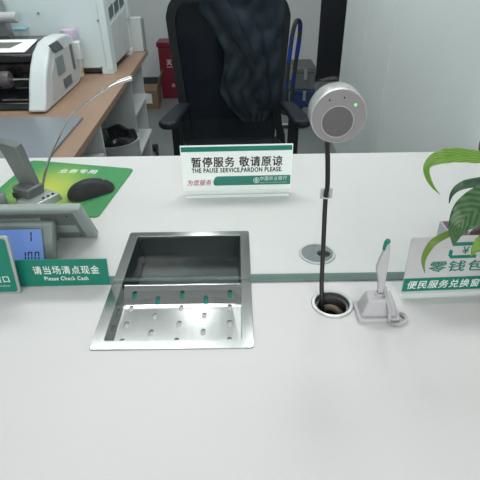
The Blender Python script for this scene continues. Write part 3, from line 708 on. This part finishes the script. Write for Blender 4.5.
# grey box at its far side
gb = thing('junction_box', 'grey box standing on the far end of the desk behind white cabinet', 'box', (-.61, 2.41, DZ))
b = nb(); box(b, -.665, -.592, 2.405, 2.465, DZ, .935); obj('body', b, 'palegrey', gb, bevel=.003)
b = nb(); box(b, -.592, -.582, 2.407, 2.463, DZ+.004, .930); obj('side_cover', b, 'midgrey', gb, bevel=.002)

# jars behind the counting machine
jb = thing('plastic_tub', 'cream jar with lilac lid and yellow label, behind the banknote counter', 'jar', (-.835, 1.785, DZ))
b = nb(); lathe(b, [(0, 0), (.034, 0), (.037, .005), (.037, .12), (.034, .155), (0, .155)], (-.835, 1.785, DZ), n=28); obj('body', b, 'cream', jb)
b = nb(); lathe(b, [(.0372, 0), (.0378, .001), (.0378, .028), (.0372, .029), (.0372, 0)], (-.835, 1.785, DZ+.022), n=28); lab(obj('jar_label', b, 'yellow', jb), 'yellow label')
b = nb(); lathe(b, [(0, 0), (.0375, 0), (.0385, .004), (.0385, .066), (.036, .076), (0, .080)], (-.835, 1.785, DZ+.150), n=28); lab(obj('lid', b, 'lilac', jb), 'lilac lid')

# scanner arm and clear box at the far left
sc = thing('document_scanner', 'grey column with white rounded arm, behind the banknote counter at left', 'scanner', (-1.18, 1.77, DZ))
b = nb(); hexa(b, [(-1.26, 1.745, DZ), (-1.105, 1.745, DZ), (-1.105, 1.80, DZ), (-1.26, 1.80, DZ)], [(-1.26, 1.745, 1.10), (-1.125, 1.745, 1.10), (-1.125, 1.80, 1.10), (-1.26, 1.80, 1.10)]); obj('column', b, 'midgrey', sc, bevel=.004)
b = nb(); cyl(b, (-1.30, 1.725, 1.032), (-1.045, 1.725, 1.032), .024, n=28); obj('arm', b, 'white', sc, bevel=.004)
cb_ = thing('clear_box', 'small clear box with teal lid standing beside the grey scanner column', 'box', (-1.02, 1.80, DZ))
b = nb(); box(b, -1.098, -1.045, 1.765, 1.815, DZ, .968); obj('body', b, 'clearbox', cb_, bevel=.003)
b = nb(); box(b, -1.101, -1.040, 1.762, 1.818, .968, .976); obj('lid', b, 'cyan', cb_, bevel=.002)

# ================================================================== waste bin under the desk
bn = thing('waste_bin', 'white waste bin with black bag liner under the desk', 'bin', (-.66, 1.62, 0))
BX, BY = -.668, 1.65
b = nb(); lathe(b, [(0, 0), (.105, 0), (.135, .45), (.140, .452), (.132, .452), (.102, .006), (0, .006)], (BX, BY, 0), n=36); obj('body', b, 'white', bn)
b = nb()
n = 36; rings = []
for r, h in ((.128, .425), (.131, .456), (.118, .480), (.095, .482), (.07, .45), (.05, .43), (0.02, .42)):
    rings.append([b.verts.new((BX+(r+.003*math.sin(j*1.7)*(.03 < r < .125))*math.cos(2*PI*j/n), BY+(r+.003*math.sin(j*1.7)*(.03 < r < .125))*math.sin(2*PI*j/n), h+.010*math.sin(j*.9)*(.05 < r < .12))) for j in range(n)])
for a, c in zip(rings, rings[1:]):
    for j in range(n): b.faces.new((a[j], a[(j+1) % n], c[(j+1) % n], c[j]))
b.faces.new(rings[-1]); lab(obj('liner', b, 'blackgloss', bn, solid=.002), 'black bag liner')

# ================================================================== chair and jacket
ch = thing('office_chair', 'black mesh office chair facing the counter with a jacket over its back', 'chair', (-.03, 1.35, 0))
BYC = 1.52
def back_outline(s=0.):
    L = [(-.274+s, .43+s), (.202-s, .43+s), (.210-s, .62), (.240-s, .98), (.238-s, 1.06-s*.4), (.205-s*.8, 1.115-s*.7), (.13, 1.140-s), (-.19, 1.140-s), (-.280+s*.8, 1.115-s*.7), (-.314+s, 1.06-s*.4), (-.316+s, .98), (-.284+s, .62)]
    return L
def backy(x, z):
    return BYC+.10*max(0, z-.62)**1.2-.55*(x+.033)**2*-.6+.02*math.sin((z-.5)*4)
def loft(o_, i_, y_off0, y_off1, b):
    n = len(o_)
    A = [b.verts.new((x, backy(x, z)+y_off0, z)) for x, z in o_]; B = [b.verts.new((x, backy(x, z)+y_off0, z)) for x, z in i_]
    A2 = [b.verts.new((x, backy(x, z)+y_off1, z)) for x, z in o_]; B2 = [b.verts.new((x, backy(x, z)+y_off1, z)) for x, z in i_]
    for k in range(n):
        j = (k+1) % n
        b.faces.new((A[k], A[j], B[j], B[k])); b.faces.new((A2[j], A2[k], B2[k], B2[j])); b.faces.new((A[j], A[k], A2[k], A2[j])); b.faces.new((B[k], B[j], B2[j], B2[k]))
def dens(L, k=4):
    return [(p.x, p.z) for p in smooth_pts([(x, 0, z) for x, z in L+L[:1]], k)[:-1]]
b = nb(); loft(dens(back_outline()), dens(back_outline(.040)), -.014, .016, b); obj('back_frame', b, 'black', ch)
b = nb(); NX, NZ = 16, 20
grid = {}
for i in range(NX+1):
    for j in range(NZ+1):
        z = .46+(1.128-.46)*j/NZ
        hw0 = -.286-.085*(z-.62)-.002; hw1 = .212+.08*(z-.62)
        if z > .98: hw0 = -.318+.9*max(0, z-1.06)**1.2; hw1 = .241-.9*max(0, z-1.06)**1.2
        x = hw0+.02+(hw1-hw0-.04)*i/NX
        if z > 1.09: pass
        grid[i, j] = b.verts.new((x, backy(x, z), z))
for i in range(NX):
    for j in range(NZ): b.faces.new((grid[i, j], grid[i+1, j], grid[i+1, j+1], grid[i, j+1]))
obj('back_mesh', b, 'mesh', ch)
b = nb(); box(b, -.10, .04, BYC+.045, BYC+.075, .42, .95, rx=math.radians(-4)); obj('back_spine', b, 'black', ch, bevel=.01)
b = nb(); prism(b, rrect(.49, .46, .07, 6, -.275, 1.06), ((0, 0, .43), (1, 0, 0), (0, 1, 0)), .07); obj('seat', b, 'black', ch, bevel=.02, seg=3)
for s, px_, py_ in ((-1, -.278, 1.335), (1, .250, 1.335)):
    b = nb(); prism(b, [(x, y) for x, y in ((px_-.040, py_-.120), (px_-.015, py_-.145), (px_+.020, py_-.145), (px_+.042, py_-.118), (px_+.042-(.02 if s < 0 else 0), py_+.12), (px_+.025, py_+.15), (px_-.025, py_+.15), (px_-.040+(.02 if s > 0 else 0), py_+.12))], ((0, 0, .655), (1, 0, 0), (0, 1, 0)), .032)
    bmesh.ops.rotate(b, verts=b.verts[:], cent=(px_, py_, .67), matrix=Matrix.Rotation(math.radians(-12*s*-1), 3, 'Z')); ap = obj('armrest', b, 'armpad', ch, bevel=.010, seg=3)
    b = nb(); box(b, px_-.022, px_+.022, py_-.03, py_+.03, .44, .656); box(b, min(px_, px_-s*.10), max(px_, px_-s*.10), py_-.03, py_+.03, .425, .45); obj('arm_post', b, 'black', ch, bevel=.006)
b = nb(); cyl(b, (-.03, 1.30, .12), (-.03, 1.30, .43), .028); obj('gas_column', b, 'black', ch)
for k in range(5):
    a = math.radians(90+72*k); ex, ey = -.03+.30*math.cos(a), 1.30+.30*math.sin(a)
    b = nb(); tube(b, [(-.03, 1.30, .13), ((-.03+ex)/2, (1.30+ey)/2, .115), (ex, ey, .075)], lambda t: .024-.009*t, 10); lg = obj('leg', b, 'black', ch)
    b = nb(); cyl(b, (ex-.022*math.sin(a), ey+.022*math.cos(a), .03), (ex+.022*math.sin(a), ey-.022*math.cos(a), .03), .030, n=20); cyl(b, (ex, ey, .03), (ex, ey, .08), .008, n=10); obj('caster', b, 'black', lg)

# jacket: one draped garment over the top and front of the backrest
jk = thing('jacket', 'dark navy jacket draped over the right side of the black office chair', 'jacket', (.06, 1.50, .60))
NU, NV = 44, 60
b = nb(); g = {}
def jl(t):   # left border of the cloth as t goes from top (0) to bottom (1)
    pts = [(0, -.150), (.15, -.165), (.30, -.10), (.45, -.055), (.58, -.062), (.75, -.085), (.88, -.040), (1, .03)]
    for (a, x), (a2, x2) in zip(pts, pts[1:]):
        if t <= a2: return x+(x2-x)*(t-a)/(a2-a)
    return pts[-1][1]
def jr(t): return .218-.035*t-.05*max(0, t-.85)/.15
for i in range(NU+1):
    for j in range(NV+1):
        t = -.22+1.22*j/NV; s = i/NU
        tt = max(0, t); x = jl(tt)+(jr(tt)-jl(tt))*s
        if t < 0:
            z = 1.158-.45*(-t)**1.3; y = backy(x, 1.10)+.015+.10*min(1, -t*9)
        else:
            z = 1.160-.575*t; y = backy(x, z)-.028-.02*math.sin(PI*min(1, t))
        f = .010*math.sin(9*s+5*t+1.5*math.sin(6*t))+.008*math.sin(17*s-9*t+2)+.006*math.sin(30*(s*.6+t*.8))
        f += .014*math.exp(-((s-.25-.55*t)/.10)**2)
        y -= abs(f) if t >= 0 else 0
        g[i, j] = b.verts.new((x, y, z))
for i in range(NU):
    for j in range(NV): b.faces.new((g[i, j], g[i+1, j], g[i+1, j+1], g[i, j+1]))
obj('body', b, 'jacket', jk, solid=.006)
b = nb(); sl = smooth_pts([(-.09, backy(-.09, 1.10)-.045, 1.12), (-.02, backy(-.02, 1.0)-.062, 1.02), (.05, backy(.05, .92)-.068, .91), (.10, backy(.1, .8)-.065, .80), (.11, backy(.1, .7)-.055, .70)], 8)
tube(b, sl, lambda t: .036*(1-.25*t)+.003*math.sin(40*t), 14, 1)
for v in b.verts: v.co.y = backy(v.co.x, v.co.z)-.050+(v.co.y-(backy(v.co.x, v.co.z)-.055))*.45
obj('sleeve', b, 'jacket', jk)

# ================================================================== things by the back wall
rb = thing('extinguisher_box', 'red fire extinguisher box standing on the floor by back wall', 'fire extinguisher box', (-.58, 4.0, 0))
b = nb(); box(b, -.752, -.40, 3.95, 4.15, 0, .482); obj('body', b, 'red', rb, bevel=.006)
b = nb(); box(b, -.764, -.388, 3.94, 4.16, .482, .525); obj('lid', b, 'red', rb, bevel=.006)
b = nb(); box(b, -.752, -.40, 3.947, 3.95, .408, .415); obj('groove', b, 'redd', rb)
fr = (Vector((-.752, 3.949, 0)), Vector((1, 0, 0)), Vector((0, 0, 1)))
lettering('灭火器箱', fr, .070, .318, .225, .052, 'letter', rb, bold=.01)
b = nb(); prism(b, [(.070, .300), (.295, .300), (.295, .304), (.070, .304)], fr, .0006); obj('underline', b, 'letter', rb)
lettering('火警119', fr, .10, .110, .15, .040, 'letter', rb)
ct_ = thing('carton', 'brown cardboard box with white label on floor beside red box', 'carton', (-.84, 3.72, 0))
b = nb(); box(b, -.93, -.745, 3.62, 3.86, 0, .17); obj('body', b, 'carton', ct_, bevel=.003)
b = nb(); hexa(b, [(-.750, 3.62, .17), (-.744, 3.62, .17), (-.744, 3.86, .17), (-.750, 3.86, .17)], [(-.712, 3.62, .30), (-.706, 3.62, .30), (-.706, 3.86, .30), (-.712, 3.86, .30)]); obj('flap', b, 'carton', ct_)
b = nb(); box(b, -.86, -.80, 3.617, 3.62, .05, .14); lab(obj('box_label', b, 'paper', ct_), 'white label')

bf = thing('black_fitting', 'small black fitting on the floor beside the white desk shelving', 'fitting', (-.62, 2.54, 0))
b = nb(); cyl(b, (-.645, 2.575, .028), (-.605, 2.585, .028), .026, n=20); obj('wheel', b, 'black', bf, bevel=.004)
b = nb(); cyl(b, (-.605, 2.480, .024), (-.590, 2.484, .024), .024, n=20); obj('wheel', b, 'black', bf, bevel=.004)
b = nb(); tube(b, [(-.620, 2.580, .030), (-.605, 2.53, .034), (-.598, 2.484, .030)], .010, 10); obj('bracket', b, 'black', bf)
def case(name, label, z0, z1, m, grp=None):
    t = thing(name, label, 'case', (.58, 3.7, z0), grp)
    b = nb(); box(b, .400, .705, 3.60, 3.95, z0, z1-.045); obj('body', b, m, t, bevel=.008)
    b = nb(); box(b, .393, .712, 3.593, 3.957, z1-.045, z1); obj('lid', b, m, t, bevel=.008)
    for x in (.47, .600):
        b = nb(); box(b, x, x+.028, 3.580, 3.593, z1-.10, z1-.012); obj('latch', b, 'latch', t, bevel=.002)
case('tool_case', 'blue case on the floor under the grey case, right of the chair', 0, .165, 'boxblue')
case('tool_case', 'grey case stacked on the blue case, right of the chair', .165, .355, 'boxgrey')

tl = thing('hand_trolley', 'folding hand trolley with tall dark loop handle wrapped in blue tape', 'trolley', (.47, 3.25, 0))
tp = [(.402, 3.24, .05), (.402, 3.22, .22), (.412, 3.20, .45), (.432, 3.20, .68), (.452, 3.20, .775), (.476, 3.22, .795), (.496, 3.24, .765), (.498, 3.26, .66), (.480, 3.28, .45), (.466, 3.30, .22), (.462, 3.30, .05)]
b = nb(); tube(b, tp, .0170, 12); obj('handle', b, 'darkgrip', tl)
SP = smooth_pts(tp, 6)
for a, c in ((13, 16), (35, 39), (42, 46), (17, 18), (8, 9), (50, 52)):
    b = nb(); tube(b, SP[a:c+1], .0184, 12, 1); lab(obj('tape', b, 'bluetape', tl), 'blue tape')
b = nb(); box(b, .36, .56, 3.00, 3.32, .035, .05); obj('base_plate', b, 'latch', tl, bevel=.004)
for x in (.375, .545):
    b = nb(); cyl(b, (x-.015, 3.31, .05), (x+.015, 3.31, .05), .05, n=24); obj('wheel', b, 'black', tl)

# ================================================================== box with tissue, plant
tb = thing('tissue_box', 'maroon topped box with white tissue, behind small change sign', 'box', (.46, .095, CT))
b = nb(); hexa(b, [(.4165, .035, CT), (.520, .035, CT), (.520, .125, CT), (.4165, .125, CT)], [(.4165, .035, .834), (.520, .035, .834), (.520, .125, .834), (.4165, .125, .834)]); obj('body', b, 'mauve', tb, bevel=.001)
b = nb(); box(b, .420, .517, .038, .122, .8335, .8345); lab(obj('top', b, 'maroon', tb), 'maroon top')
b = nb(); g = {}
for i in range(11):
    for j in range(9):
        s, t = i/10, j/8
        x = .446+.055*s+.012*math.sin(4*t+2*s); y = .065+.03*t+.006*math.sin(8*s); z = .834+.030*math.sin(PI*s)*(1-.5*t)+.006*math.sin(9*s+6*t)*math.sin(PI*s)
        g[i, j] = b.verts.new((x, y, max(z, .8350)))
for i in range(10):
    for j in range(8): b.faces.new((g[i, j], g[i+1, j], g[i+1, j+1], g[i, j+1]))
obj('tissue', b, 'tissue', tb, solid=.001)

pt = thing('potted_plant', 'potted green plant at right with long leaves arching over the sign', 'plant', (.515, -.16, CT))
PXc, PYc = .515, -.16
b = nb(); lathe(b, [(0, 0), (.055, 0), (.060, .005), (.078, .13), (.080, .14), (.073, .14), (.070, .125), (0, .125)], (PXc, PYc, CT), n=40); obj('pot', b, 'pot', pt)
b = nb(); lathe(b, [(0, .004), (.040, .002), (.069, 0), (.069, -.01), (0, -.01)], (PXc, PYc, CT+.125), n=30); obj('soil', b, 'soil', pt)
def leaf(cl, widths, nrm, fold, m, stem_from=None, k=6, curl=0.):
    """cl: centre line points; widths: half widths at those points; nrm: rough up direction of the blade"""
    P = smooth_pts(cl, k); Wd = [w.x for w in smooth_pts([(w, 0, 0) for w in widths], k)]
    b = nb(); uvl = b.loops.layers.uv.new('UVMap'); n = len(P); rows_ = []; K = 8
    N0 = Vector(nrm).normalized()
    for i, p in enumerate(P):
        d = (P[min(i+1, n-1)]-P[max(i-1, 0)]).normalized()
        side = d.cross(N0); side = side.normalized() if side.length > 1e-3 else Vector((0, 1, 0)); up = side.cross(d)
        r = []
        for j in range(K+1):
            u = j/K*2-1
            r.append(b.verts.new(p+side*u*max(Wd[i], .0004)+up*(abs(u)*fold*Wd[i]-curl*u*u*Wd[i]+.03*Wd[i]*math.sin(i*1.3+u*2))))
        rows_.append(r)
    for i in range(n-1):
        for j in range(K):
            f = b.faces.new((rows_[i][j], rows_[i][j+1], rows_[i+1][j+1], rows_[i+1][j]))
            for l, (jj, ii) in zip(f.loops, ((j, i), (j+1, i), (j+1, i+1), (j, i+1))): l[uvl].uv = (jj/K, ii/(n-1))
    o = obj('leaf', b, m, pt, ang=80, solid=.0007)
    if stem_from:
        bb = nb(); tube(bb, [stem_from, (Vector(stem_from)*.45+Vector(cl[0])*.55)+Vector((0, 0, .02)), cl[0], P[2]], lambda t: .0030-.0014*t, 8)
        s_ = obj('stalk', bb, 'stem', pt)
    return o
SO = lambda dx, dy: (PXc+dx, PYc+dy, CT+.122)
LEAVES = [
 # long light leaf arching over the back edge of the counter
 ([(0.3934, -0.12, 1.073), (0.3444, -0.13, 1.0852), (0.3124, -0.14, 1.0893), (0.2859, -0.145, 1.0939), (0.2631, -0.15, 1.0957), (0.2488, -0.15, 1.0911), (0.2421, -0.15, 1.0837), (0.2427, -0.15, 1.0746), (0.2484, -0.15, 1.0631), (0.2567, -0.15, 1.052), (0.2669, -0.15, 1.0422)], [0.0044, 0.0081, 0.0091, 0.0100, 0.0103, 0.0080, 0.0046, 0.0036, 0.0030, 0.0018, 0.0003], (-.3, -.6, .75), .18, 'leaf_light', SO(-.02, 0)),
 # dark leaf seen from below, bending at its tip
 ([(0.4146, -0.11, 1.0253), (0.3602, -0.12, 1.0483), (0.3281, -0.13, 1.0484), (0.3042, -0.14, 1.0507), (0.2936, -0.14, 1.0449), (0.2885, -0.14, 1.0351), (0.2882, -0.14, 1.022)], [0.0044, 0.0074, 0.0074, 0.0062, 0.0044, 0.0024, 0.0004], (-.2, -.6, .7), .2, 'leaf_under', SO(-.02, .02)),
 # broad dark leaf hanging in front of the sign
 ([(0.3825, -0.15, 1.0373), (0.341, -0.165, 1.04), (0.3142, -0.175, 1.0355), (0.2933, -0.185, 1.0297), (0.2826, -0.19, 1.0179), (0.2816, -0.19, 1.0011), (0.2832, -0.19, 0.9853)], [.008, .025, .0265, .0220, .0130, .0065, .0004], (-.4, -.75, .55), .22, 'leaf_dark', SO(-.03, -.02)),
 # narrow leaf drooping down the face of the sign
 ([(0.3754, -0.1, 0.9791), (0.3405, -0.11, 0.97), (0.3144, -0.12, 0.9626), (0.2876, -0.13, 0.9537), (0.2785, -0.132, 0.9373), (0.2768, -0.132, 0.919), (0.2836, -0.132, 0.8961)], [0.0030, 0.0048, 0.0048, 0.0052, 0.0045, 0.0030, 0.0005], (-.4, -.8, .4), .2, 'leaf_thin', SO(-.04, .01)),
 # small light leaf at the border
 ([(0.3887, -0.13, 0.9846), (0.3649, -0.14, 0.976), (0.347, -0.15, 0.9675), (0.3361, -0.155, 0.9573), (0.3327, -0.155, 0.9434)], [0.0030, 0.0091, 0.0098, 0.0061, 0.0005], (-.4, -.8, .4), .2, 'leaf_light', SO(-.03, -.03)),
 # others, to the right of the frame
 ([(.56, -.17, 1.06), (.61, -.18, 1.11), (.66, -.20, 1.10), (.70, -.22, 1.03)], [.003, .028, .026, .0005], (.3, -.5, .8), .2, 'leaf_dark', SO(.02, 0)),
 ([(.50, -.21, 1.04), (.49, -.27, 1.09), (.47, -.33, 1.07), (.46, -.37, .99)], [.003, .028, .026, .0005], (0, -.5, .9), .2, 'leaf_light', SO(0, -.03)),
 ([(.53, -.10, 1.09), (.55, -.09, 1.16), (.57, -.08, 1.20), (.60, -.07, 1.19)], [.003, .028, .026, .0005], (.4, -.6, .6), .2, 'leaf_dark', SO(0, .02)),
]
for cl_, wd_, nr_, fo_, m_, so_ in LEAVES: leaf(cl_, wd_, nr_, fo_, m_, so_)
b = nb(); tube(b, [SO(-.01, .02), (.42, -.12, 1.02), (.350, -.10, 1.060), (.3325, -.10, 1.082), (.3300, -.10, 1.100)], lambda t: .0026-.0008*t, 10); lab(obj('stem', b, 'stick', pt), 'brown stem')

# ================================================================== light and camera
def area(name, loc, sx, sy, e, col=(.99, .982, .975)):
    l = bpy.data.lights.new(name, 'AREA'); l.shape = 'RECTANGLE'; l.size = sx; l.size_y = sy; l.energy = e; l.color = col
    o = bpy.data.objects.new(name, l); C.objects.link(o); o.location = loc; return o
area('ceiling_light', (-.8, -2.2, 2.74), .7, 1.4, 12.5, (1, .97, .965))
area('ceiling_light', (.8, -2.2, 2.74), .7, 1.4, 12.5, (1, .97, .965))
area('ceiling_light', (-.7, 1.3, 2.74), 1.2, .6, 17)
area('ceiling_light', (.35, 1.45, 2.74), .5, .6, 10.5)
area('ceiling_light', (-.36, 2.7, 2.74), .18, 1.2, 5.5)
wl_ = area('added_fill_light', (0, -3.42, 1.95), 2.5, 1.15, 43, (1, .97, .965)); wl_.rotation_euler = (PI/2, 0, 0)  # fill lamp added outside the made-up window to brighten upright faces
w = bpy.data.worlds.new('world'); S.world = w; w.use_nodes = True
w.node_tree.nodes['Background'].inputs[0].default_value = (.8, .8, .8, 1); w.node_tree.nodes['Background'].inputs[1].default_value = .4

cam = bpy.data.cameras.new('camera'); co = bpy.data.objects.new('camera', cam); C.objects.link(co)
f = 460.; th = math.atan(301/f); roll = math.radians(.85)
cam.sensor_width = 36; cam.sensor_fit = 'HORIZONTAL'; cam.lens = 36*f/480; cam.clip_start = .02
F = Vector((0, math.cos(th), -math.sin(th))); U0 = Vector((0, math.sin(th), math.cos(th))); R0 = Vector((1, 0, 0))
R_ = R0*math.cos(roll)+U0*math.sin(roll)*-1*-1 if 0 else R0*math.cos(roll)+U0*(-math.sin(roll))
U_ = U0*math.cos(roll)+R0*math.sin(roll)
mt = Matrix((R_, U_, -F)).transposed().to_4x4(); mt.translation = Vector((0, -.6946, CT+.55))
co.matrix_world = mt
S.camera = co
S.cycles.transparent_max_bounces = 32
S.cycles.max_bounces = 12
S.view_settings.view_transform = 'Standard'; S.view_settings.look = 'None'; S.view_settings.gamma = 1; S.view_settings.exposure = 0.49
